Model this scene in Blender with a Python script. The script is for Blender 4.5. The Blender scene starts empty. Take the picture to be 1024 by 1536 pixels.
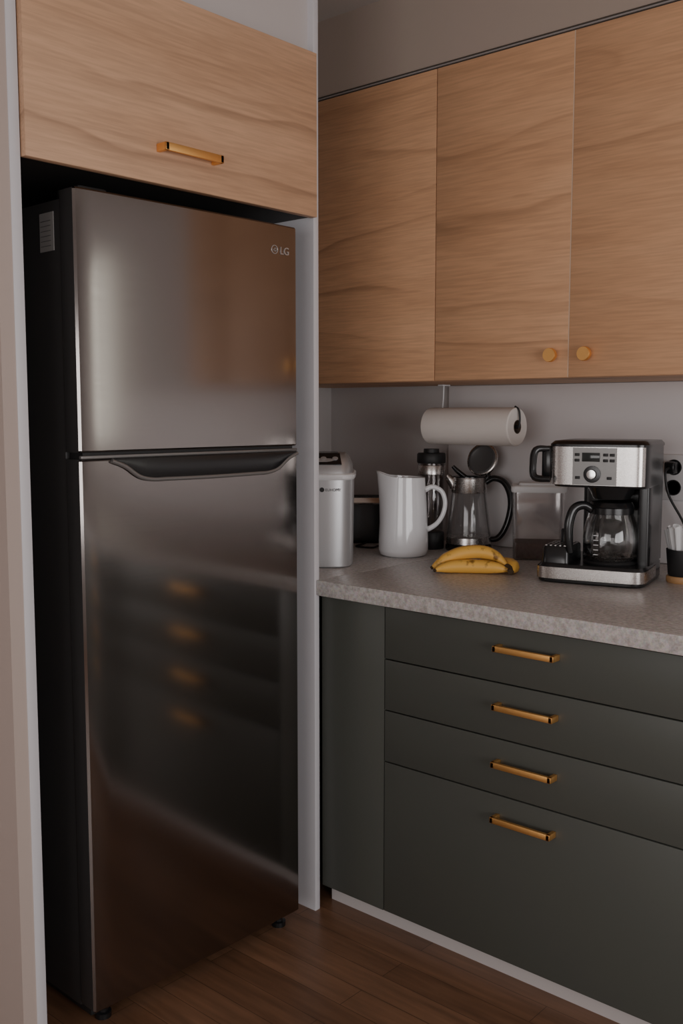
import bpy, bmesh, math, random
from mathutils import Vector, Matrix
random.seed(3)
sc=bpy.context.scene
COL=sc.collection
# ------------------------------------------------------------------ helpers
def new_mat(name):
    m=bpy.data.materials.new(name);m.use_nodes=True
    nt=m.node_tree;b=nt.nodes['Principled BSDF'];return m,nt,b
def simple(name,col,rough=.5,metal=0,bump=0,bscale=200,coat=0,spec=.5,var=0):
    m,nt,b=new_mat(name)
    b.inputs['Base Color'].default_value=(*col,1);b.inputs['Roughness'].default_value=rough
    b.inputs['Metallic'].default_value=metal;b.inputs['Coat Weight'].default_value=coat
    b.inputs['Specular IOR Level'].default_value=spec
    tc=nt.nodes.new('ShaderNodeTexCoord');n=nt.nodes.new('ShaderNodeTexNoise')
    n.inputs['Scale'].default_value=bscale;n.inputs['Detail'].default_value=3
    nt.links.new(tc.outputs['Object'],n.inputs['Vector'])
    if bump:
        bp=nt.nodes.new('ShaderNodeBump');bp.inputs['Strength'].default_value=bump;bp.inputs['Distance'].default_value=.001
        nt.links.new(n.outputs['Fac'],bp.inputs['Height']);nt.links.new(bp.outputs['Normal'],b.inputs['Normal'])
    mr=nt.nodes.new('ShaderNodeMapRange');mr.inputs['To Min'].default_value=max(0,rough-.04);mr.inputs['To Max'].default_value=rough+.04
    nt.links.new(n.outputs['Fac'],mr.inputs['Value']);nt.links.new(mr.outputs['Result'],b.inputs['Roughness'])
    return m
def wood(name,axis,cols,grain=1.0):
    """axis = direction of the grain"""
    m,nt,b=new_mat(name);N=nt.nodes.new;L=nt.links.new
    tc=N('ShaderNodeTexCoord');oi=N('ShaderNodeObjectInfo')
    mul=N('ShaderNodeMath');mul.operation='MULTIPLY';mul.inputs[1].default_value=9.0;L(oi.outputs['Random'],mul.inputs[0])
    add=N('ShaderNodeVectorMath');add.operation='ADD';L(tc.outputs['Object'],add.inputs[0]);L(mul.outputs[0],add.inputs[1])
    mp=N('ShaderNodeMapping');s=[1,1,1];s['XYZ'.index(axis)]=.24;mp.inputs['Scale'].default_value=s;L(add.outputs[0],mp.inputs['Vector'])
    sep=N('ShaderNodeSeparateXYZ');L(add.outputs[0],sep.inputs[0])
    # broad tone
    n0=N('ShaderNodeTexNoise');n0.inputs['Scale'].default_value=9;n0.inputs['Detail'].default_value=4;n0.inputs['Distortion'].default_value=.3;L(mp.outputs[0],n0.inputs['Vector'])
    r0=N('ShaderNodeValToRGB');e=r0.color_ramp.elements;e[0].position=.3;e[0].color=(*cols[1],1);e[1].position=.7;e[1].color=(*cols[0],1);L(n0.outputs['Fac'],r0.inputs['Fac'])
    # veins: height + gentle warp, so that veins run with the board and swoop a little
    n1=N('ShaderNodeTexNoise');n1.inputs['Scale'].default_value=3.0;n1.inputs['Detail'].default_value=3;n1.inputs['Roughness'].default_value=.38;n1.inputs['Distortion'].default_value=.1;L(mp.outputs[0],n1.inputs['Vector'])
    def vein(kn,kzv,p0,strength,nsc,lo):
        k=N('ShaderNodeMath');k.operation='MULTIPLY';k.inputs[1].default_value=kn;L(n1.outputs['Fac'],k.inputs[0])
        kz=N('ShaderNodeMath');kz.operation='MULTIPLY_ADD';kz.inputs[1].default_value=kzv;L(sep.outputs[2],kz.inputs[0]);L(k.outputs[0],kz.inputs[2])
        fr=N('ShaderNodeMath');fr.operation='FRACT';L(kz.outputs[0],fr.inputs[0])
        r1=N('ShaderNodeValToRGB');r1.color_ramp.elements[0].position=0;r1.color_ramp.elements[0].color=(0,0,0,1)
        r1.color_ramp.elements[1].position=p0;r1.color_ramp.elements[1].color=(.08,.08,.08,1)
        x=r1.color_ramp.elements.new(.95);x.color=(1,1,1,1);x=r1.color_ramp.elements.new(.985);x.color=(.05,.05,.05,1);L(fr.outputs[0],r1.inputs['Fac'])
        n3=N('ShaderNodeTexNoise');n3.inputs['Scale'].default_value=nsc;L(mp.outputs[0],n3.inputs['Vector'])
        mm=N('ShaderNodeMapRange');mm.inputs['From Min'].default_value=lo;mm.inputs['From Max'].default_value=lo+.2;L(n3.outputs['Fac'],mm.inputs['Value'])
        m2=N('ShaderNodeMath');m2.operation='MULTIPLY';L(r1.outputs[0],m2.inputs[0]);L(mm.outputs[0],m2.inputs[1])
        m3=N('ShaderNodeMath');m3.operation='MULTIPLY';m3.inputs[1].default_value=strength;L(m2.outputs[0],m3.inputs[0]);return m3
    va=vein(4.6,6.5,.80,.50,4.5,.42);vb=vein(6,19.0,.6,.20,6.5,.44)
    m3=N('ShaderNodeMath');m3.operation='MAXIMUM';L(va.outputs[0],m3.inputs[0]);L(vb.outputs[0],m3.inputs[1])
    mx=N('ShaderNodeMixRGB');L(m3.outputs[0],mx.inputs['Fac']);L(r0.outputs[0],mx.inputs[1]);mx.inputs[2].default_value=(*cols[2],1)
    # fine fibre
    mp2=N('ShaderNodeMapping');s=[1,1,1];s['XYZ'.index(axis)]=.05;mp2.inputs['Scale'].default_value=s;L(add.outputs[0],mp2.inputs['Vector'])
    n2=N('ShaderNodeTexNoise');n2.inputs['Scale'].default_value=190;n2.inputs['Detail'].default_value=3;L(mp2.outputs[0],n2.inputs['Vector'])
    r2=N('ShaderNodeMapRange');r2.inputs['From Min'].default_value=.35;r2.inputs['From Max'].default_value=.65;r2.inputs['To Min'].default_value=1-.12*grain;r2.inputs['To Max'].default_value=1.04;L(n2.outputs['Fac'],r2.inputs['Value'])
    mg=N('ShaderNodeMixRGB');mg.blend_type='MULTIPLY';mg.inputs['Fac'].default_value=1;L(mx.outputs[0],mg.inputs[1]);L(r2.outputs[0],mg.inputs[2])
    L(mg.outputs[0],b.inputs['Base Color']);b.inputs['Roughness'].default_value=.5;b.inputs['Specular IOR Level'].default_value=.35
    bp=N('ShaderNodeBump');bp.inputs['Strength'].default_value=.1;bp.inputs['Distance'].default_value=.001;L(n2.outputs['Fac'],bp.inputs['Height']);L(bp.outputs[0],b.inputs['Normal'])
    return m
def glass(name,tint,rough=.02,refl=1.0,face=.08):
    m,nt,b=new_mat(name);nt.nodes.remove(b);N=nt.nodes.new;L=nt.links.new
    o=nt.nodes['Material Output'];t=N('ShaderNodeBsdfTransparent');t.inputs[0].default_value=(*tint,1)
    g=N('ShaderNodeBsdfGlossy');g.inputs['Roughness'].default_value=rough;g.inputs[0].default_value=(.9,.9,.9,1)
    lw=N('ShaderNodeLayerWeight');lw.inputs['Blend'].default_value=.35
    mr=N('ShaderNodeMapRange');mr.inputs['To Min'].default_value=face;mr.inputs['To Max'].default_value=refl*.8;L(lw.outputs['Facing'],mr.inputs['Value'])
    n=N('ShaderNodeMath');n.operation='POWER';n.inputs[1].default_value=1.4;L(mr.outputs[0],n.inputs[0])
    mx=N('ShaderNodeMixShader');L(n.outputs[0],mx.inputs[0]);L(t.outputs[0],mx.inputs[1]);L(g.outputs[0],mx.inputs[2]);L(mx.outputs[0],o.inputs[0])
    return m
def empty(name,loc=(0,0,0),rz=0):
    e=bpy.data.objects.new(name,None);e.location=loc;e.rotation_euler=(0,0,math.radians(rz));e.empty_display_size=.05;COL.objects.link(e);return e
def finish(name,bm,mat,parent=None,ang=35):
    me=bpy.data.meshes.new(name);bmesh.ops.recalc_face_normals(bm,faces=bm.faces);bm.to_mesh(me);bm.free()
    for p in me.polygons:p.use_smooth=True
    me.set_sharp_from_angle(angle=math.radians(ang))
    if isinstance(mat,(list,tuple)):
        for x in mat:me.materials.append(x)
    else:me.materials.append(mat)
    o=bpy.data.objects.new(name,me);COL.objects.link(o)
    if parent:o.parent=parent
    return o
def box(name,lo,hi,mat,parent=None,bev=0,seg=2,M=None):
    bm=bmesh.new();bmesh.ops.create_cube(bm,size=1)
    for v in bm.verts:
        v.co=Vector([(lo[i]+hi[i])/2+v.co[i]*(hi[i]-lo[i]) for i in range(3)])
    if bev:bmesh.ops.bevel(bm,geom=bm.edges[:],offset=bev,segments=seg,affect='EDGES',profile=.5)
    if M:bmesh.ops.transform(bm,matrix=M,verts=bm.verts)
    return finish(name,bm,mat,parent)
def lathe(name,prof,mat,parent=None,c=(0,0,0),n=48,sx=1,sy=1,M=None,ang=40):
    bm=bmesh.new();rings=[]
    for r,z in prof:
        if r<1e-5:rings.append([bm.verts.new((c[0],c[1],c[2]+z))])
        else:rings.append([bm.verts.new((c[0]+r*sx*math.cos(2*math.pi*i/n),c[1]+r*sy*math.sin(2*math.pi*i/n),c[2]+z)) for i in range(n)])
    for a,b in zip(rings,rings[1:]):
        for i in range(n):
            j=(i+1)%n
            if len(a)==1 and len(b)==1:continue
            if len(a)==1:bm.faces.new((a[0],b[i],b[j]))
            elif len(b)==1:bm.faces.new((a[i],a[j],b[0]))
            else:bm.faces.new((a[i],a[j],b[j],b[i]))
    if M:bmesh.ops.transform(bm,matrix=M,verts=bm.verts)
    return finish(name,bm,mat,parent,ang)
def loft(name,rings,mat,parent=None,cap=True,ang=40,closed=True):
    bm=bmesh.new();R=[[bm.verts.new(p) for p in r] for r in rings];n=len(R[0])
    for a,b in zip(R,R[1:]):
        for i in range(n if closed else n-1):
            j=(i+1)%n;bm.faces.new((a[i],a[j],b[j],b[i]))
    if cap:bm.faces.new(R[0][::-1]);bm.faces.new(R[-1])
    return finish(name,bm,mat,parent,ang)
def sup(cx,cy,z,a,b,e=4,n=64,rot=0):
    out=[];cr,sr=math.cos(rot),math.sin(rot)
    for i in range(n):
        t=2*math.pi*i/n;c,s=math.cos(t),math.sin(t)
        x=a*math.copysign(abs(c)**(2/e),c);y=b*math.copysign(abs(s)**(2/e),s)
        out.append((cx+x*cr-y*sr,cy+x*sr+y*cr,z))
    return out
def catmull(pts,k=8):
    P=[Vector(p) for p in pts];P=[2*P[0]-P[1]]+P+[2*P[-1]-P[-2]];o=[]
    for i in range(1,len(P)-2):
        for j in range(k):
            t=j/k;a,b,c,d=P[i-1:i+3]
            o.append(.5*((2*b)+(-a+c)*t+(2*a-5*b+4*c-d)*t*t+(-a+3*b-3*c+d)*t**3))
    o.append(P[-2]);return o
def tube(name,pts,rad,mat,parent=None,n=12,k=8,flat=(1,1),up=(0,0,1),smooth=True,e=2):
    """sweep; rad = number or list per control point"""
    P=catmull(pts,k) if smooth else [Vector(p) for p in pts]
    m=len(P)
    if not isinstance(rad,(list,tuple)):rr=[rad]*m
    else:
        q=len(rad)-1;rr=[]
        for i in range(m):
            f=i/(m-1)*q;a=min(int(f),q-1);rr.append(rad[a]+(rad[a+1]-rad[a])*(f-a))
    rings=[];U=Vector(up)
    for i in range(m):
        T=(P[min(i+1,m-1)]-P[max(i-1,0)]).normalized()
        S=T.cross(U)
        if S.length<1e-3:S=T.cross(Vector((1,0,0)))
        S.normalize();V=S.cross(T).normalized();U=V
        ring=[]
        for j in range(n):
            t=2*math.pi*j/n;c,s=math.cos(t),math.sin(t)
            if e!=2:
                c=math.copysign(abs(c)**(2/e),c);s=math.copysign(abs(s)**(2/e),s)
            ring.append(P[i]+S*c*rr[i]*flat[0]+V*s*rr[i]*flat[1])
        rings.append(ring)
    return loft(name,rings,mat,parent,True,50)
def join(objs,name):
    """merge meshes (identity transforms) into one"""
    bm=bmesh.new();mats=[]
    for o in objs:
        off={}
        for i,m in enumerate(o.data.materials):
            if m not in mats:mats.append(m)
            off[i]=mats.index(m)
        n0=len(bm.faces);bm.from_mesh(o.data);bm.faces.ensure_lookup_table()
        for f in bm.faces[n0:]:f.material_index=off.get(f.material_index,0)
    me=bpy.data.meshes.new(name);bm.to_mesh(me);bm.free()
    for m in mats:me.materials.append(m)
    par=objs[0].parent
    for o in objs:
        d=o.data;bpy.data.objects.remove(o);bpy.data.meshes.remove(d)
    o=bpy.data.objects.new(name,me);COL.objects.link(o);o.parent=par;return o
# ------------------------------------------------------------------ materials
M_wall=simple('wall_paint',(.55,.51,.50),.75,bump=.1,bscale=300)
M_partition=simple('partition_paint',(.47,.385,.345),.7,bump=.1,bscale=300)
M_splash=simple('backsplash_panel',(.80,.77,.78),.42)
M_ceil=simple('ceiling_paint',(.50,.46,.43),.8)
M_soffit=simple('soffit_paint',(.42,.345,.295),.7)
M_white=simple('white_laminate',(.64,.63,.66),.4)
M_carcass=simple('carcass_dark',(.03,.028,.027),.6)  # near-black material of the cabinet carcasses
M_woodX=wood('oak_laminate_x','X',[(.72,.425,.245),(.62,.35,.195),(.23,.115,.055)])
M_woodY=wood('oak_laminate_y','Y',[(.68,.43,.275),(.58,.355,.22),(.25,.14,.08)])
M_green=simple('green_laminate',(.078,.082,.072),.42,bump=.05,bscale=600,spec=.4)
M_gold=simple('brushed_brass',(.98,.56,.20),.46,1,bump=.1,bscale=400)
M_steel=simple('stainless',(.58,.55,.53),.27,1)
M_chrome=simple('chrome',(.7,.68,.66),.12,1)
M_lip=simple('handle_lip_grey',(.20,.19,.185),.32,.4)
M_trim=simple('grey_trim',(.30,.28,.27),.5)
M_black=simple('black_plastic',(.012,.012,.013),.22)
M_blackm=simple('black_matte',(.015,.015,.016),.5)
M_side=simple('fridge_side_paint',(.035,.033,.033),.45)
M_ceramic=simple('white_ceramic',(.80,.80,.82),.12,coat=.4)
M_whitepl=simple('white_plastic',(.72,.72,.73),.35)
M_paper=simple('paper_towel',(.80,.75,.71),.95,bump=.5,bscale=250)
M_card=simple('cardboard',(.10,.07,.05),.9)
M_silver=simple('silver_plastic',(.50,.50,.51),.35,.5)
M_glass=glass('clear_glass',(.93,.93,.93),face=.08)
M_glass2=glass('smoky_glass',(.74,.72,.72),face=.16)
M_plast=glass('clear_plastic',(.84,.82,.82),rough=.12,face=.34)
M_coffee=simple('coffee_grounds',(.09,.04,.03),.9,bump=.6,bscale=300)
M_woodl=simple('coaster_wood',(.45,.25,.11),.5)
M_disp=simple('lcd',(.03,.035,.035),.1)
M_label=simple('paper_label',(.33,.32,.31),.7)
M_labelink=simple('label_ink',(.12,.12,.12),.7)
# fridge metal: dark stainless
def fridge_mat():
    m,nt,b=new_mat('dark_stainless');N=nt.nodes.new;L=nt.links.new
    b.inputs['Base Color'].default_value=(.285,.262,.252,1);b.inputs['Metallic'].default_value=1
    tc=N('ShaderNodeTexCoord');mp=N('ShaderNodeMapping');mp.inputs['Scale'].default_value=(1,.02,1);L(tc.outputs['Object'],mp.inputs['Vector'])
    n=N('ShaderNodeTexNoise');n.inputs['Scale'].default_value=500;n.inputs['Detail'].default_value=2;L(mp.outputs[0],n.inputs['Vector'])
    mr=N('ShaderNodeMapRange');mr.inputs['To Min'].default_value=.11;mr.inputs['To Max'].default_value=.17;L(n.outputs['Fac'],mr.inputs['Value']);L(mr.outputs[0],b.inputs['Roughness'])
    return m
M_fridge=fridge_mat()
def counter_mat():
    m,nt,b=new_mat('stone_laminate');N=nt.nodes.new;L=nt.links.new
    tc=N('ShaderNodeTexCoord')
    n=N('ShaderNodeTexNoise');n.inputs['Scale'].default_value=110;n.inputs['Detail'].default_value=6;n.inputs['Roughness'].default_value=.7;L(tc.outputs['Object'],n.inputs['Vector'])
    r=N('ShaderNodeValToRGB');e=r.color_ramp.elements;e[0].position=.34;e[0].color=(.45,.415,.395,1);e[1].position=.60;e[1].color=(.74,.71,.695,1);L(n.outputs['Fac'],r.inputs['Fac'])
    v=N('ShaderNodeTexVoronoi');v.inputs['Scale'].default_value=220;L(tc.outputs['Object'],v.inputs['Vector'])
    mx=N('ShaderNodeMixRGB');mx.blend_type='MULTIPLY';mx.inputs['Fac'].default_value=.10;L(r.outputs[0],mx.inputs[1]);L(v.outputs['Color'],mx.inputs[2])
    L(mx.outputs[0],b.inputs['Base Color']);b.inputs['Roughness'].default_value=.36
    return m
M_counter=counter_mat()
def floor_mat():
    m,nt,b=new_mat('floor_planks');N=nt.nodes.new;L=nt.links.new
    tc=N('ShaderNodeTexCoord')
    br=N('ShaderNodeTexBrick');br.inputs['Scale'].default_value=1;br.inputs['Brick Width'].default_value=.7;br.inputs['Row Height'].default_value=.075
    br.inputs['Mortar Size'].default_value=.0008;br.inputs['Color1'].default_value=(.29,.15,.085,1);br.inputs['Color2'].default_value=(.20,.10,.055,1);br.inputs['Mortar'].default_value=(.08,.04,.022,1)
    L(tc.outputs['Object'],br.inputs['Vector'])
    mp=N('ShaderNodeMapping');mp.inputs['Scale'].default_value=(.1,1,1);L(tc.outputs['Object'],mp.inputs['Vector'])
    n=N('ShaderNodeTexNoise');n.inputs['Scale'].default_value=45;n.inputs['Detail'].default_value=5;L(mp.outputs[0],n.inputs['Vector'])
    mr=N('ShaderNodeMapRange');mr.inputs['From Min'].default_value=.3;mr.inputs['From Max'].default_value=.7;mr.inputs['To Min'].default_value=.7;mr.inputs['To Max'].default_value=1.15;L(n.outputs['Fac'],mr.inputs['Value'])
    mx=N('ShaderNodeMixRGB');mx.blend_type='MULTIPLY';mx.inputs['Fac'].default_value=1;L(br.outputs['Color'],mx.inputs[1]);L(mr.outputs[0],mx.inputs[2])
    L(mx.outputs[0],b.inputs['Base Color']);b.inputs['Roughness'].default_value=.33
    return m
M_floor=floor_mat()
def banana_mat():
    m,nt,b=new_mat('banana_skin');N=nt.nodes.new;L=nt.links.new
    tc=N('ShaderNodeTexCoord');n=N('ShaderNodeTexNoise');n.inputs['Scale'].default_value=38;n.inputs['Detail'].default_value=4;L(tc.outputs['Object'],n.inputs['Vector'])
    r=N('ShaderNodeValToRGB');e=r.color_ramp.elements;e[0].position=.30;e[0].color=(.25,.12,.02,1);e[1].position=.42;e[1].color=(.85,.47,.09,1);L(n.outputs['Fac'],r.inputs['Fac'])
    L(r.outputs[0],b.inputs['Base Color']);b.inputs['Roughness'].default_value=.45;return m
M_banana=banana_mat();M_btip=simple('banana_tip',(.06,.035,.015),.8)
def emis(name,col,s):
    m,nt,b=new_mat(name);b.inputs['Base Color'].default_value=(0,0,0,1);b.inputs['Emission Color'].default_value=(*col,1);b.inputs['Emission Strength'].default_value=s;return m
# ------------------------------------------------------------------ room
XW,XE,YS,YN,ZC=-2.46,2.4,-2.6,2.72,2.48
box('floor',(XW-.1,YS-.1,-.1),(XE+.1,YN+.1,0),M_floor)
box('ceiling',(XW-.1,YS-.1,ZC),(XE+.1,YN+.1,ZC+.1),M_ceil)
box('wall_west',(XW-.1,YS-.1,0),(XW,YN+.1,ZC),M_wall)
def wall_hole(name,axis,pos,thick,a0,a1,h,mat):
    """wall with one rectangular opening h=(u0,u1,z0,z1)"""
    parts=[]
    for u0,u1,z0,z1 in ((a0,h[0],0,ZC),(h[1],a1,0,ZC),(h[0],h[1],0,h[2]),(h[0],h[1],h[3],ZC)):
        lo,hi=((u0,pos,z0),(u1,pos+thick,z1)) if axis=='Y' else ((pos,u0,z0),(pos+thick,u1,z1))
        parts.append(box('p',lo,hi,mat))
    return join(parts,name)
wall_hole('wall_north','Y',YN,.1,XW-.1,XE+.1,(.74,1.34,1.12,2.12),M_wall)
wall_hole('wall_east','X',XE,.1,YS-.1,YN+.1,(-1.2,1.7,.5,1.8),M_wall)
wall_hole('wall_south','Y',YS-.1,.1,XW-.1,XE+.1,(-1.2,1.4,.6,1.8),M_wall)
def window(name,axis,pos,h,col,s):
    e=empty(name);u0,u1,z0,z1=h;um=(u0+u1)/2
    def b(nm,a,bb,c,d,p0,p1,m):
        lo,hi=((a,p0,c),(bb,p1,d)) if axis=='Y' else ((p0,a,c),(p1,bb,d))
        return box(nm,lo,hi,m,e)
    b('frame_bottom',u0,u1,z0,z0+.05,pos+.02,pos+.07,M_white);b('frame_top',u0,u1,z1-.05,z1,pos+.02,pos+.07,M_white)
    b('frame_left',u0,u0+.05,z0+.05,z1-.05,pos+.02,pos+.07,M_white);b('frame_right',u1-.05,u1,z0+.05,z1-.05,pos+.02,pos+.07,M_white)
    b('mullion',um-.02,um+.02,z0+.05,z1-.05,pos+.03,pos+.06,M_white)
    b('pane',u0+.04,u1-.04,z0+.04,z1-.04,pos+.065,pos+.075,emis(name+'_daylight',col,s))
window('window_1','Y',YN,(.74,1.34,1.12,2.12),(.95,1,.85),.7)
window('added_window_east','X',XE,(-1.2,1.7,.5,1.8),(.9,.95,1),.8)  # unseen window, added so the room gets its main light from the east
window('added_window_south','Y',YS-.1,(-1.2,1.4,.6,1.8),(.9,.95,1),.8)  # unseen window behind the camera, added to light the cabinet fronts
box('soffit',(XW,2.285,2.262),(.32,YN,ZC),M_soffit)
box('backsplash',(-1.927,YN-.012,.890),(.68,YN-.0005,1.404),M_splash,bev=.002)
# partition beside the fridge niche
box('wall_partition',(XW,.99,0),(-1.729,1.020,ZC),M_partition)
# ------------------------------------------------------------------ fridge surround
FS=empty('fridge_surround_cabinet')
box('panel_near',(XW,1.020,0),(-1.727,1.042,ZC),M_white,FS,bev=.001)
box('panel_far',(XW,1.845,0),(-1.727,1.863,ZC),M_white,FS,bev=.001)
box('filler_top',(XW,1.042,2.190),(-1.745,1.845,ZC),M_wall,FS)
box('carcass_bottom',(XW,1.042,1.800),(-1.735,1.845,1.818),M_carcass,FS)
box('carcass_back',(XW,1.042,1.818),(-1.76,1.845,2.186),M_carcass,FS)
box('flap_door',(-1.732,1.044,1.796),(-1.712,1.842,2.184),M_woodY,FS,bev=.0012)
def pull(name,a,b,out,mat,par,w=.011,t=.007):
    """bar handle from a to b (points on door face), out=vector of stand-off"""
    a=Vector(a);b=Vector(b);o=Vector(out);d=(b-a).normalized();up=d.cross(o).normalized()
    def bx(c0,c1,hw,ht):
        # box from c0 to c1 with half-width along up and half-thickness along third
        ax=(c1-c0);L=ax.length;ax.normalize();s=up.cross(ax).normalized()
        M=Matrix((( ax.x,up.x,s.x,0),(ax.y,up.y,s.y,0),(ax.z,up.z,s.z,0),(0,0,0,1)));M.translation=(c0+c1)/2
        return box('h',(-L/2,-hw,-ht),(L/2,hw,ht),mat,par,bev=.0018,M=M)
    on=o.normalized()
    p=[bx(a+o-on*t/2,b+o-on*t/2,w/2,t/2),bx(a+d*.005,a+o+d*.005,w/2,.005),bx(b-d*.005,b+o-d*.005,w/2,.005)]
    return join(p,name)
pull('brass_pull',(-1.712,1.35,1.868),(-1.712,1.51,1.868),(.032,0,0),M_gold,FS,w=.017)
# ------------------------------------------------------------------ refrigerator (local: front +X at x=0, y 0..W)
FR=empty('refrigerator',(-1.713,1.149,0),-1.25)
Wd=.611
box('body',(-.66,.006,.035),(-.068,Wd-.006,1.745),M_side,FR,bev=.004)
box('base_grille',(-.62,.02,.012),(-.05,Wd-.02,.04),M_blackm,FR,bev=.003)
for i,(fx,fy) in enumerate(((-.05,.05),(-.05,Wd-.03),(-.6,.05),(-.6,Wd-.05))):
    lathe('foot_%d'%(i+1),[(0,0),(.018,0),(.018,.012),(.012,.014),(.012,.032),(0,.032)],M_black,FR,c=(fx,fy,0),n=20)
def door(name,z0,z1):
    # plan outline with convex front
    pl=[(-.062,.004),(-.062,Wd-.004)]
    n=24;bul=.003;front=[]
    for i in range(n+1):
        s=i/n;y=Wd*(1-s);x=-bul*(2*s-1)**2
        front.append((x,y))
    r=.007
    front[0]=(front[0][0]-r,Wd);front.insert(1,(front[1][0]-.001-bul*.0,Wd-.004));front[-1]=(front[-1][0]-r,0);front.insert(-1,(front[-2][0]-.002,.004))
    outl=pl+front
    out=[]
    for z,ins in ((z0,.004),(z0+.004,0),(z1-.004,0),(z1,.004)):
        out.append([(x-(ins if x>-.03 else 0),min(max(y,ins),Wd-ins),z) for x,y in outl])
    bm=bmesh.new();R=[[bm.verts.new(p) for p in r_] for r_ in out];N=len(outl)
    for a,b in zip(R,R[1:]):
        for i in range(N):
            j=(i+1)%N;f=bm.faces.new((a[i],a[j],b[j],b[i]))
            xs=[v.co.x for v in f.verts];f.material_index=0 if min(xs)>-.03 else 1
    for r_,rev in ((R[0],1),(R[-1],0)):
        f=bm.faces.new(r_[::-1] if rev else r_);f.material_index=1
    return finish(name,bm,[M_fridge,M_side],FR,40)
ZS=1.237
door('door_lower',.045,ZS-.014);door('door_upper',ZS,1.759)
box('door_gap',(-.055,.01,ZS-.02),(-.012,Wd-.01,ZS+.004),M_blackm,FR)
box('door_gap_trim',(-.012,0.001,ZS-.013),(-.003,Wd-.001,ZS-.006),M_lip,FR,bev=.002)
# scooped handle recess: black lens shape on top of lower door with chrome lip
bm=bmesh.new();up=[];dn=[];n=40
def hz_low(s):
    e=min(s,1-s)
    f=min(1,e/.17);f=f*f*(3-2*f)
    return ZS-.015-.040*f-.004*math.sin(math.pi*s)
def hx(y): return -.003*(2*y/Wd-1)**2
rows=[]
for i in range(n+1):
    s=i/n;y=.07+s*(Wd-.075)
    zt=ZS-.014;zb=hz_low(s)
    rows.append([bm.verts.new((hx(y)+.0005,y,zt+.001)),bm.verts.new((hx(y)+.006,y,zt-.001)),bm.verts.new((hx(y)+.006+.004*(zt-zb)/.04,y,(zt+zb)/2)),bm.verts.new((hx(y)+.0065,y,zb)),bm.verts.new((hx(y)-.001,y,zb-.002))])
for a,b in zip(rows,rows[1:]):
    for i in range(4):bm.faces.new((a[i],b[i],b[i+1],a[i+1]))
finish('handle_recess',bm,M_black,FR,30)
tube('handle_lip',[(hx(.07+i/16*(Wd-.075))+.0035,.07+i/16*(Wd-.075),hz_low(i/16)-.003) for i in range(17)],.0050,M_lip,FR,n=8,k=4)
# badge
def text(name,s,size,mat,par,loc,rot,ext=.0004):
    c=bpy.data.curves.new(name,'FONT');c.body=s;c.size=size;c.extrude=ext;o=bpy.data.objects.new(name+'_t',c);COL.objects.link(o)
    dg=bpy.context.evaluated_depsgraph_get();me=bpy.data.meshes.new_from_object(o.evaluated_get(dg));bpy.data.objects.remove(o)
    me.materials.clear();me.materials.append(mat);o=bpy.data.objects.new(name,me);COL.objects.link(o);o.parent=par;o.location=loc;o.rotation_euler=rot;return o
M_badge=simple('badge_silver',(.50,.48,.47),.35,.6)
text('badge_letters','LG',.025,M_badge,FR,(.0012-.0026,.553,1.690),(math.pi/2,0,math.pi/2),.0012)
tube('badge_ring',[(-.001,.536+.0095*math.cos(t*math.pi/8),1.699+.0095*math.sin(t*math.pi/8)) for t in range(17)],.0011,M_badge,FR,n=6,k=2,up=(1,0,0))
text('badge_mark','G',.012,M_badge,FR,(-.0012,.5325,1.6945),(math.pi/2,0,math.pi/2),.0012)
# energy label + hinge cover
box('side_label',(-.140,.0045,1.645),(-.088,.0062,1.722),M_label,FR)
for i in range(6):box('label_line_%d'%i,(-.136,.0040,1.655+i*.010),(-.098,.0046,1.6562+i*.010),M_labelink,FR)
box('hinge_cover',(-.10,.02,1.745),(-.02,.09,1.768),M_blackm,FR,bev=.006)
# ------------------------------------------------------------------ wall cabinets
UC=empty('wall_cabinet')
YU=2.27;ZU0,ZU1=1.405,2.244
box('carcass',(-2.44,YU+.021,ZU0),(-.60,YN-.0005-.012,ZU1+.003),M_woodX,UC)
xs=[-2.20,-1.665,-1.251,-.837,-.597]
for i in range(4):box('door_%d'%(i+1),(xs[i]+.0015,YU,ZU0+.001),(xs[i+1]-.0015,YU+.019,ZU1),M_woodX,UC,bev=.0012)
box('filler_left',(-2.44,YU,ZU0+.001),(xs[0]-.0015,YU+.019,ZU1),M_woodX,UC,bev=.001)
box('edge_strip',(xs[2]-.0014,YU+.0005,ZU0+.001),(xs[2]+.0014,YU+.018,ZU1),simple('edge_tape',(.70,.52,.38),.5),UC)
box('top_trim',(-2.44,YU+.006,ZU1+.006),(-.600,YU+.03,ZU1+.010),M_trim,UC)
for i,x in enumerate((-1.291,-1.196)):
    Mx=Matrix.Translation((x,YU,1.462))@Matrix.Rotation(math.pi/2,4,'X')
    lathe('brass_knob_%d'%(i+1),[(0,-.001),(.009,-.001),(.008,.010),(.0155,.013),(.0175,.017),(.0175,.026),(.0165,.028),(.0,.028)],M_gold,UC,n=40,M=Mx)
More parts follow.
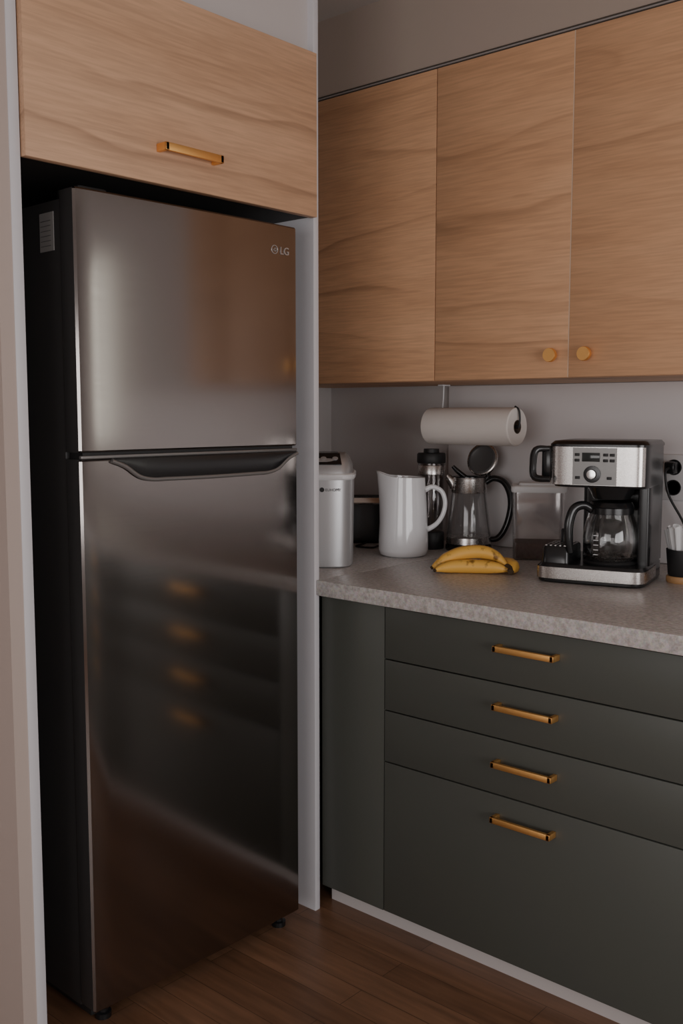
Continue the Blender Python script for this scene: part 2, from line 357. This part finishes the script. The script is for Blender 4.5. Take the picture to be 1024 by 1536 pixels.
# ------------------------------------------------------------------ base cabinets
BC=empty('base_cabinet')
YC=1.871;YF=YC+.019
box('carcass_body',(-2.44,YF+.002,.066),(1.9,YN-.002,.848),M_carcass,BC)
box('plinth',(-1.74,1.925,0),(1.9,1.941,.0655),simple('plinth_white',(.62,.58,.57),.5),BC)
box('filler_panel',(-1.7265,YC+.001,.064),(-1.5175,YF,.845),M_green,BC,bev=.001)
zl=[.845,.714,.585,.454,.064]
for k,x0 in enumerate((-1.516,-.705,.106)):
    for j in range(4):
        box('drawer_%d_%d'%(k+1,j+1),(x0+.0015,YC,zl[j+1]+.0015),(x0+.8095,YF,zl[j]-.0015),M_green,BC,bev=.0012)
        hzz=(.797,.664,.532,.404)[j]
        pull('brass_pull_%d_%d'%(k+1,j+1),(x0+.329,YC,hzz),(x0+.482,YC,hzz),(0,-.030,0),M_gold,BC,w=.014,t=.009)
box('filler_end',(.918,YC,.064),(1.9,YF,.845),M_green,BC,bev=.001)
# countertop with notch: front part right of the fridge panel
ct=[box('a',(-1.7265,1.850,.849),(1.92,YN-.001,.889),M_counter,bev=.003),box('b',(-2.44,1.866,.849),(-1.7265,YN-.001,.889),M_counter)]
join(ct,'countertop')
ZT=.889
# ------------------------------------------------------------------ ice maker (front = local -Y)
IM=empty('ice_maker',(-1.955,2.085,ZT),40)
def rs(z,a,b,e=5,dy=0):return sup(0,dy,z,a,b,e)
loft('body',[rs(.0,.108,.128),rs(.004,.114,.134),rs(.244,.117,.137)],M_silver,IM)
loft('white_rim',[rs(.244,.119,.139),rs(.248,.122,.142),rs(.258,.122,.142),rs(.262,.118,.138)],M_whitepl,IM)
loft('lid',[rs(.262,.114,.134),rs(.280,.112,.131),rs(.300,.104,.118,5,.008),rs(.312,.092,.098,5,.020)],M_silver,IM)
loft('control_panel',[[(-.085,-.1235,.285),(.085,-.1235,.285),(.078,-.080,.313),(-.078,-.080,.313)],[(-.085,-.1265,.287),(.085,-.1265,.287),(.078,-.082,.316),(-.078,-.082,.316)]],M_black,IM)
for i in range(4):lathe('button_%d'%(i+1),[(0,0),(.008,0),(.008,.002),(0,.003)],M_silver,IM,n=16,M=Matrix.Translation((-.03+i*.032,-.104,.3015))@Matrix.Rotation(math.radians(33),4,'X'))
loft('lid_window',[rs(.3115,.070,.060,6,.04),rs(.314,.068,.058,6,.04)],M_black,IM)
text('logo','EUHOMY',.0105,M_blackm,IM,(.040,-.1362,.214),(math.pi/2,0,0),.0008)
lathe('logo_disc',[(0,0),(.0065,0),(.0065,.002),(0,.002)],M_blackm,IM,n=20,M=Matrix.Translation((.031,-.1358,.218))@Matrix.Rotation(math.pi/2,4,'X'))
# ------------------------------------------------------------------ toaster behind
TO=empty('toaster',(-2.15,2.53,ZT),41)
loft('body',[sup(0,0,z,a,b,4) for z,a,b in ((0,.105,.065),(.01,.115,.075),(.115,.115,.075),(.130,.112,.072))],M_black,TO)
loft('chrome_top',[sup(0,0,z,a,b,4) for z,a,b in ((.130,.118,.078),(.135,.120,.080),(.150,.112,.072))],M_chrome,TO)
for s in (-1,1):box('slot_%d'%(1 if s<0 else 2),(-.08,s*.028-.012,.149),(.08,s*.028+.012,.1515),M_blackm,TO)
box('lever',(.112,-.012,.07),(.128,.012,.082),M_black,TO,bev=.003)
tube('power_cord',[(.02,-.07,.006),(.0,-.12,.004),(-.02,-.17,.004),(.03,-.20,.004),(.05,-.16,.004),(.08,-.11,.004),(.09,-.07,.006)],.003,M_blackm,TO,n=8)
# ------------------------------------------------------------------ white pitcher
PI=empty('pitcher',(-1.833,2.350,ZT),0)
R=Vector((.748,.663,0))   # handle direction (to the right of the view)
prof=[(0,.0),(.058,.0),(.070,.006),(.0745,.02),(.0745,.05),(.072,.10),(.069,.16),(.066,.20),(.064,.232)]
n=64;rings=[];th0=math.atan2(-R.y,-R.x)
def pring(r,z,k,zk,inn=0):
    o=[]
    for i in range(n):
        t=2*math.pi*i/n;d=math.atan2(math.sin(t-th0),math.cos(t-th0))
        g=math.exp(-(d/.45)**2)*k
        o.append(((r-inn)*math.cos(t)*(1)+g*math.cos(th0),(r-inn)*math.sin(t)+g*math.sin(th0),z+zk*math.exp(-(d/.6)**2)-zk*.3*(1-math.cos(d))/2))
    return o
rings=[pring(max(r,.002),z,0,0) for r,z in prof[:6]]+[pring(.069,.16,.004,0),pring(.066,.20,.010,.004),pring(.064,.232,.016,.012),pring(.064,.240,.019,.015),
   pring(.064,.240,.017,.015,.004),pring(.064,.230,.012,.010,.005),pring(.064,.15,0,0,.002),pring(.064,.02,0,0,.004),pring(.003,.015,0,0)]
loft('jug',rings,M_ceramic,PI,cap=True,ang=60)
hp=[(.058,.195),(.085,.207),(.112,.195),(.124,.165),(.120,.13),(.103,.10),(.080,.083),(.064,.080)]
tube('handle',[R*a+Vector((0,0,b)) for a,b in hp],[.009,.0075,.007,.007,.007,.007,.008,.010],M_ceramic,PI,n=14)
# ------------------------------------------------------------------ glass canister (blender cup)
GC=empty('glass_canister',(-1.868,2.535,ZT))
lathe('base',[(0,0),(.040,0),(.042,.004),(.042,.05),(.039,.055),(0,.055)],M_blackm,GC)
lathe('glass_body',[(.038,.055),(.040,.06),(.042,.27),(.041,.272),(.039,.27),(.037,.06)],M_glass2,GC)
lathe('lid',[(0,.272),(.043,.270),(.045,.274),(.045,.298),(.042,.302),(.025,.303),(.024,.315),(0,.316)],M_blackm,GC)
lathe('band',[(.0425,.235),(.0435,.236),(.0435,.262),(.0425,.264)],M_steel,GC)
# ------------------------------------------------------------------ electric kettle
EK=empty('electric_kettle',(-1.758,2.585,ZT))
lathe('power_base',[(0,0),(.070,0),(.072,.004),(.072,.016),(.066,.020),(0,.020)],M_black,EK)
lathe('lower_band',[(.066,.020),(.0695,.022),(.0685,.042),(.064,.044),(0,.044)],M_steel,EK)
lathe('glass_body',[(.067,.044),(.069,.05),(.064,.10),(.058,.15),(.054,.182),(.052,.182),(.056,.15),(.062,.10),(.066,.05)],M_glass,EK)
lathe('upper_band',[(.0545,.180),(.0555,.182),(.0525,.222),(.0535,.228),(.051,.228),(.050,.182)],M_steel,EK)
Rk=R.copy()
hk=[(.050,.212),(.075,.224),(.105,.215),(.125,.185),(.132,.145),(.125,.10),(.110,.06),(.090,.036),(.066,.032)]
tube('handle',[Rk*a+Vector((0,0,b)) for a,b in hk],[.013,.012,.0125,.0135,.0135,.0125,.012,.012,.011],M_black,EK,n=16,flat=(1,.8))
# spout at left
tube('spout',[-Rk*.046+Vector((0,0,.200)),-Rk*.060+Vector((0,0,.222)),-Rk*.070+Vector((0,0,.234))],[.016,.013,.008],M_steel,EK,n=12)
# open lid
toC=Vector((.50,-.866,0))
nrm=(toC*.80-Rk*.42+Vector((0,0,.30))).normalized()
q=nrm.to_track_quat('Z','Y').to_matrix().to_4x4()
ML=Matrix.Translation(Rk*.042+Vector((0,0,.280))-toC*.02)@q
lathe('open_lid',[(0,0),(.048,0),(.050,.003),(.050,.008),(.047,.011),(.040,.012),(.036,.009),(0,.009)],simple('lid_inner',(.10,.097,.097),.4),EK,M=ML)
lathe('lid_rim',[(.0495,.001),(.0520,.003),(.0520,.010),(.0495,.012),(.046,.0125)],M_steel,EK,M=ML)
tube('lid_hinge',[Rk*.050+Vector((0,0,.214)),Rk*.058+Vector((0,0,.232)),Rk*.056-toC*.015+Vector((0,0,.248))],.008,M_black,EK,n=10)
tube('strainer_arm',[-Rk*.01+Vector((0,0,.226)),-Rk*.035+Vector((0,0,.245)),-Rk*.052+Vector((0,0,.262))],[.008,.008,.006],M_black,EK,n=10)
lathe('inner_rim',[(.030,.226),(.051,.228),(.051,.231),(.030,.230)],M_black,EK)
# ------------------------------------------------------------------ food container
FC=empty('food_container',(-1.503,2.572,ZT),32)
loft('tub',[sup(0,0,z,a,b,9) for z,a,b in ((0,.070,.054),(.004,.073,.057),(.198,.076,.060))],M_plast,FC)
loft('contents',[sup(0,0,z,.070,.054,9) for z in (.004,.050)],M_coffee,FC)
loft('lid',[sup(0,0,z,a,b,9) for z,a,b in ((.198,.079,.063),(.202,.081,.065),(.214,.081,.065),(.218,.077,.061))],M_whitepl,FC)
loft('lid_seal',[sup(0,0,z,a,b,9) for z,a,b in ((.218,.060,.045),(.224,.058,.043))],M_whitepl,FC)
# ------------------------------------------------------------------ coffee maker
CM=empty('coffee_maker',(-1.200,2.371,ZT),14)
def S(z,x0,x1,y0,y1,e=8):return sup((x0+x1)/2,(y0+y1)/2,z,(x1-x0)/2,(y1-y0)/2,e,72)
loft('base',[S(0,-.130,.130,-.130,.130),S(.004,-.135,.135,-.135,.135),S(.012,-.135,.135,-.135,.135),S(.040,-.135,.135,-.135,.135),S(.048,-.130,.130,-.130,.130)],M_black,CM)
loft('base_steel_band',[S(.011,-.1365,.1365,-.1368,.06),S(.040,-.1365,.1365,-.1368,.06)],M_steel,CM,cap=False)
lathe('hot_plate',[(0,.048),(.064,.048),(.066,.052),(.060,.056),(0,.056)],M_blackm,CM,c=(.035,-.045,0))
loft('cup_stand',[S(.046,-.128,-.050,-.115,.02,6),S(.085,-.126,-.052,-.113,.02,6),S(.090,-.122,-.056,-.109,.016,6)],M_black,CM)
for i in range(5):box('drip_slot_%d'%(i+1),(-.118+i*.012,-.10,.0895),(-.113+i*.012,.0,.0915),M_steel,CM)
lathe('cup_post',[(0,.09),(.014,.09),(.014,.122),(.012,.126),(0,.126)],M_black,CM,c=(-.085,-.02,0),n=24)
loft('rear_tank',[S(.046,-.060,.132,.040,.132,8),S(.25,-.060,.132,.040,.132,8)],M_black,CM)
loft('right_pillar',[S(.046,.100,.134,-.060,.10,6),S(.25,.100,.134,-.060,.10,6)],M_black,CM)
loft('head',[S(.243,-.100,.133,-.118,.132),S(.248,-.104,.135,-.122,.134),S(.340,-.106,.135,-.122,.134),S(.344,-.106,.135,-.122,.134)],M_black,CM)
loft('head_steel_skin',[S(.249,-.1062,.130,-.1245,.05,9),S(.344,-.1075,.130,-.1245,.05,9)],M_steel,CM,cap=False)
loft('top_lid',[S(.344,-.112,.137,-.126,.136),S(.350,-.112,.137,-.126,.136),S(.358,-.104,.130,-.116,.130)],M_black,CM)
M_panel=simple('control_panel_grey',(.22,.215,.21),.35,.7)
loft('control_panel',[[(x,y,z) for x,z in ((-.045,.250),(.062,.250),(.062,.342),(-.045,.342))] for y in (-.1285,-.120)],M_panel,CM)
box('display',(-.022,-.1305,.308),(.022,-.128,.330),M_disp,CM,bev=.001)
for i,(bx_,bz) in enumerate(((-.034,.325),(-.034,.311),(.036,.325),(.036,.311),(.052,.325),(.052,.311),(-.032,.268),(.046,.268))):
    box('panel_button_%d'%(i+1),(bx_-.006,-.1315,bz-.0035),(bx_+.006,-.128,bz+.0035),M_blackm,CM,bev=.001)
Mk=Matrix.Translation((.004,-.1285,.277))@Matrix.Rotation(math.pi/2,4,'X')
lathe('selector_ring',[(.0,.0),(.021,0),(.021,.003),(.015,.0035),(0,.0035)],M_black,CM,n=32,M=Mk)
lathe('selector_knob',[(0,.003),(.012,.003),(.011,.013),(0,.0135)],M_chrome,CM,n=32,M=Mk)
box('pod_door',(-.130,-.110,.262),(-.104,-.02,.344),M_black,CM,bev=.006)
tube('pod_handle',[(-.112,-.105,.338),(-.142,-.118,.334),(-.146,-.128,.300),(-.140,-.132,.266),(-.100,-.132,.262)],[.007,.009,.008,.008,.007],M_black,CM,n=12,k=5,e=3.5)
loft('brew_basket',[sup(.035,-.045,.212,.045,.045,2),sup(.035,-.045,.246,.062,.062,2)],M_black,CM)
# carafe
cc=(.035,-.045,.056)
lathe('carafe_glass',[(0,.0),(.052,0),(.062,.006),(.068,.03),(.069,.06),(.063,.095),(.054,.122),(.052,.128),(.050,.122),(.060,.094),(.0665,.06),(.0655,.03),(.058,.006),(0,.003)],M_glass,CM,c=cc)
lathe('carafe_band',[(.0545,.118),(.056,.119),(.056,.134),(.054,.136)],M_black,CM,c=cc)
lathe('carafe_lid',[(.054,.134),(.056,.137),(.050,.148),(.030,.152),(0,.152)],M_black,CM,c=cc)
lathe('carafe_base_band',[(.0535,.0005),(.064,.006),(.0665,.012),(.0655,.012),(.055,.001)],M_steel,CM,c=cc)
d=Vector((-.80,-.60,0)).normalized();c0=Vector(cc)
tube('carafe_handle',[c0+d*a+Vector((0,0,b)) for a,b in ((.050,.128),(.075,.140),(.100,.130),(.112,.095),(.112,.055),(.106,.020))],[.010,.010,.011,.011,.010,.007],M_black,CM,n=14,flat=(.8,1.1))
for i in range(5):box('cup_mark_%d'%(i+1),(.020-.012,-.1155,.075+i*.012),(.020+.0,-.1148,.0765+i*.012),M_whitepl,CM)
# ------------------------------------------------------------------ coffee filter cup
CF=empty('coffee_filter_cup',(-1.010,2.445,ZT))
lathe('wood_base',[(0,0),(.038,0),(.040,.003),(.040,.014),(.038,.017),(0,.017)],M_woodl,CF)
lathe('cup',[(0,.017),(.034,.017),(.036,.02),(.042,.085),(.040,.085),(.034,.022),(0,.022)],M_blackm,CF)
for k,(rx,ry,hh,aa) in enumerate(((-.012,0,.135,.2),(.006,.008,.128,1.0),(.0,-.012,.142,2.1))):
    rg=[]
    for z,r in ((.024,.006),(.07,.020),(hh*.8,.028),(hh,.033)):
        rg.append([(rx+(r*(1+.14*math.cos(9*t+aa)))*math.cos(t),ry+(r*(1+.14*math.cos(9*t+aa)))*math.sin(t),z+.004*math.sin(5*t+aa)) for t in [2*math.pi*i/72 for i in range(72)]])
    loft('paper_filter_%d'%(k+1),rg,M_whitepl,CF,cap=False,ang=60)
# ------------------------------------------------------------------ paper towel
PT=empty('paper_towel_roll')
Mr=Matrix.Translation((-1.846,2.50,1.276))@Matrix.Rotation(math.pi/2,4,'Y')
lathe('roll',[(.020,0),(.052,0),(.0555,.003),(.056,.010),(.056,.300),(.0555,.307),(.052,.310),(.020,.310),(.020,0)],M_paper,PT,M=Mr,n=64)
lathe('core',[(.0200,.002),(.0195,.002),(.0175,.002),(.0175,.3105),(.0200,.3105)],M_card,PT,M=Mr)
tube('holder_rod',[(-1.856,2.50,1.276),(-1.70,2.50,1.276),(-1.530,2.50,1.276)],.005,M_blackm,PT,n=10)
tube('holder_arm',[(-1.854,2.50,1.276),(-1.854,2.52,1.276),(-1.854,2.56,1.30),(-1.854,2.575,1.35),(-1.854,2.578,1.404)],.0026,M_whitepl,PT,n=10)
tube('holder_clip',[(-1.530,2.50,1.276),(-1.528,2.50,1.300),(-1.532,2.50,1.325),(-1.545,2.50,1.335)],.003,M_blackm,PT,n=10)
box('holder_plate',(-1.864,2.56,1.400),(-1.844,2.60,1.4045),M_whitepl,PT,bev=.001)
# ------------------------------------------------------------------ bananas
BN=empty('banana_bunch',(-1.480,2.206,ZT),0)
V=Vector((-.663,.748,0)) # away
Rr=Vector((.748,.663,0))
def banana(i,pts,s=1):
    P=[Rr*a+V*b+Vector((0,0,c)) for a,b,c in pts]
    tube('banana_%d'%i,P,[.0045,.010,.0165,.0185,.0185,.0175,.0135,.007,.0045],M_banana,BN,n=10,e=2.4)
    tube('tip_%d'%i,[P[0]+(P[0]-P[1]).normalized()*.004,P[0]+(P[1]-P[0]).normalized()*.003],[.0045,.0052],M_btip,BN,n=10,smooth=False)
banana(1,[(-.110,.030,.012),(-.095,.034,.020),(-.065,.040,.036),(-.025,.040,.050),(.020,.034,.054),(.055,.022,.046),(.078,.006,.030),(.088,-.004,.018)])
banana(2,[(-.105,-.004,.010),(-.088,.002,.014),(-.055,.008,.018),(-.018,.006,.019),(.022,-.002,.019),(.055,-.012,.018),(.078,-.018,.014),(.090,-.022,.012)])
banana(3,[(.096,-.028,.010),(.100,-.016,.014),(.104,.004,.018),(.098,.030,.019),(.078,.055,.019),(.050,.075,.018),(.015,.085,.014),(-.010,.090,.010)])
tube('stem',[Rr*.084+V*-.004+Vector((0,0,.020)),Rr*.092+V*-.016+Vector((0,0,.015)),Rr*.090+V*-.034+Vector((0,0,.010))],[.009,.010,.007],M_btip,BN,n=10)
# ------------------------------------------------------------------ outlet
OU=empty('power_outlet')
yb=YN-.0125
box('plate',(-1.185,yb-.008,1.072),(-1.045,yb,1.201),M_whitepl,OU,bev=.003)
for i,z in enumerate((1.165,1.108)):
    for j,x in enumerate((-1.150,-1.085)):
        Mo=Matrix.Translation((x,yb-.008,z))@Matrix.Rotation(math.pi/2,4,'X')
        lathe('socket_%d_%d'%(i+1,j+1),[(0,.0),(.022,0),(.022,.002),(.019,.002),(.018,-.0005),(0,-.0005)],M_blackm,OU,n=28,M=Mo)
box('plug',(-1.165,yb-.045,1.148),(-1.135,yb-.008,1.182),M_black,OU,bev=.006)
tube('plug_cable',[(-1.15,yb-.045,1.165),(-1.15,yb-.065,1.150),(-1.14,yb-.06,1.09),(-1.10,yb-.055,1.02),(-1.065,yb-.06,.95),(-1.075,yb-.05,.895),(-1.12,yb-.04,.893)],.0035,M_blackm,OU,n=8)
# ------------------------------------------------------------------ lights
def area(name,loc,rot,sx,sy,p,col):
    l=bpy.data.lights.new(name,'AREA');l.shape='RECTANGLE';l.size=sx;l.size_y=sy;l.energy=p;l.color=col
    o=bpy.data.objects.new(name,l);o.location=loc;o.rotation_euler=rot;COL.objects.link(o);return o
area('window_light_north',(1.04,YN+.01,1.62),(-math.pi/2,0,0),.54,.9,2.4,(1,.97,.86))
area('added_light_east',(XE+.01,.25,1.15),(0,math.pi/2,0),1.2,2.8,56,(1,.97,.96))  # main lamp, set in the added east window
area('added_light_south',(.1,YS-.01,1.2),(math.pi/2,0,0),2.5,1.1,33,(1,.95,.92))  # lamp of the added south window, brightens faces turned to the camera
w=bpy.data.worlds.new('World');sc.world=w;w.use_nodes=True;w.node_tree.nodes['Background'].inputs[0].default_value=(.5,.55,.6,1);w.node_tree.nodes['Background'].inputs[1].default_value=.3
# ------------------------------------------------------------------ camera
cam=bpy.data.cameras.new('camera');cam.lens=35.02;cam.sensor_width=36;cam.sensor_fit='AUTO'
co=bpy.data.objects.new('camera',cam);COL.objects.link(co);sc.camera=co
co.location=(0,0,1.319);co.rotation_euler=(math.radians(90-5.735),0,math.radians(41.537))
cam.clip_start=.02
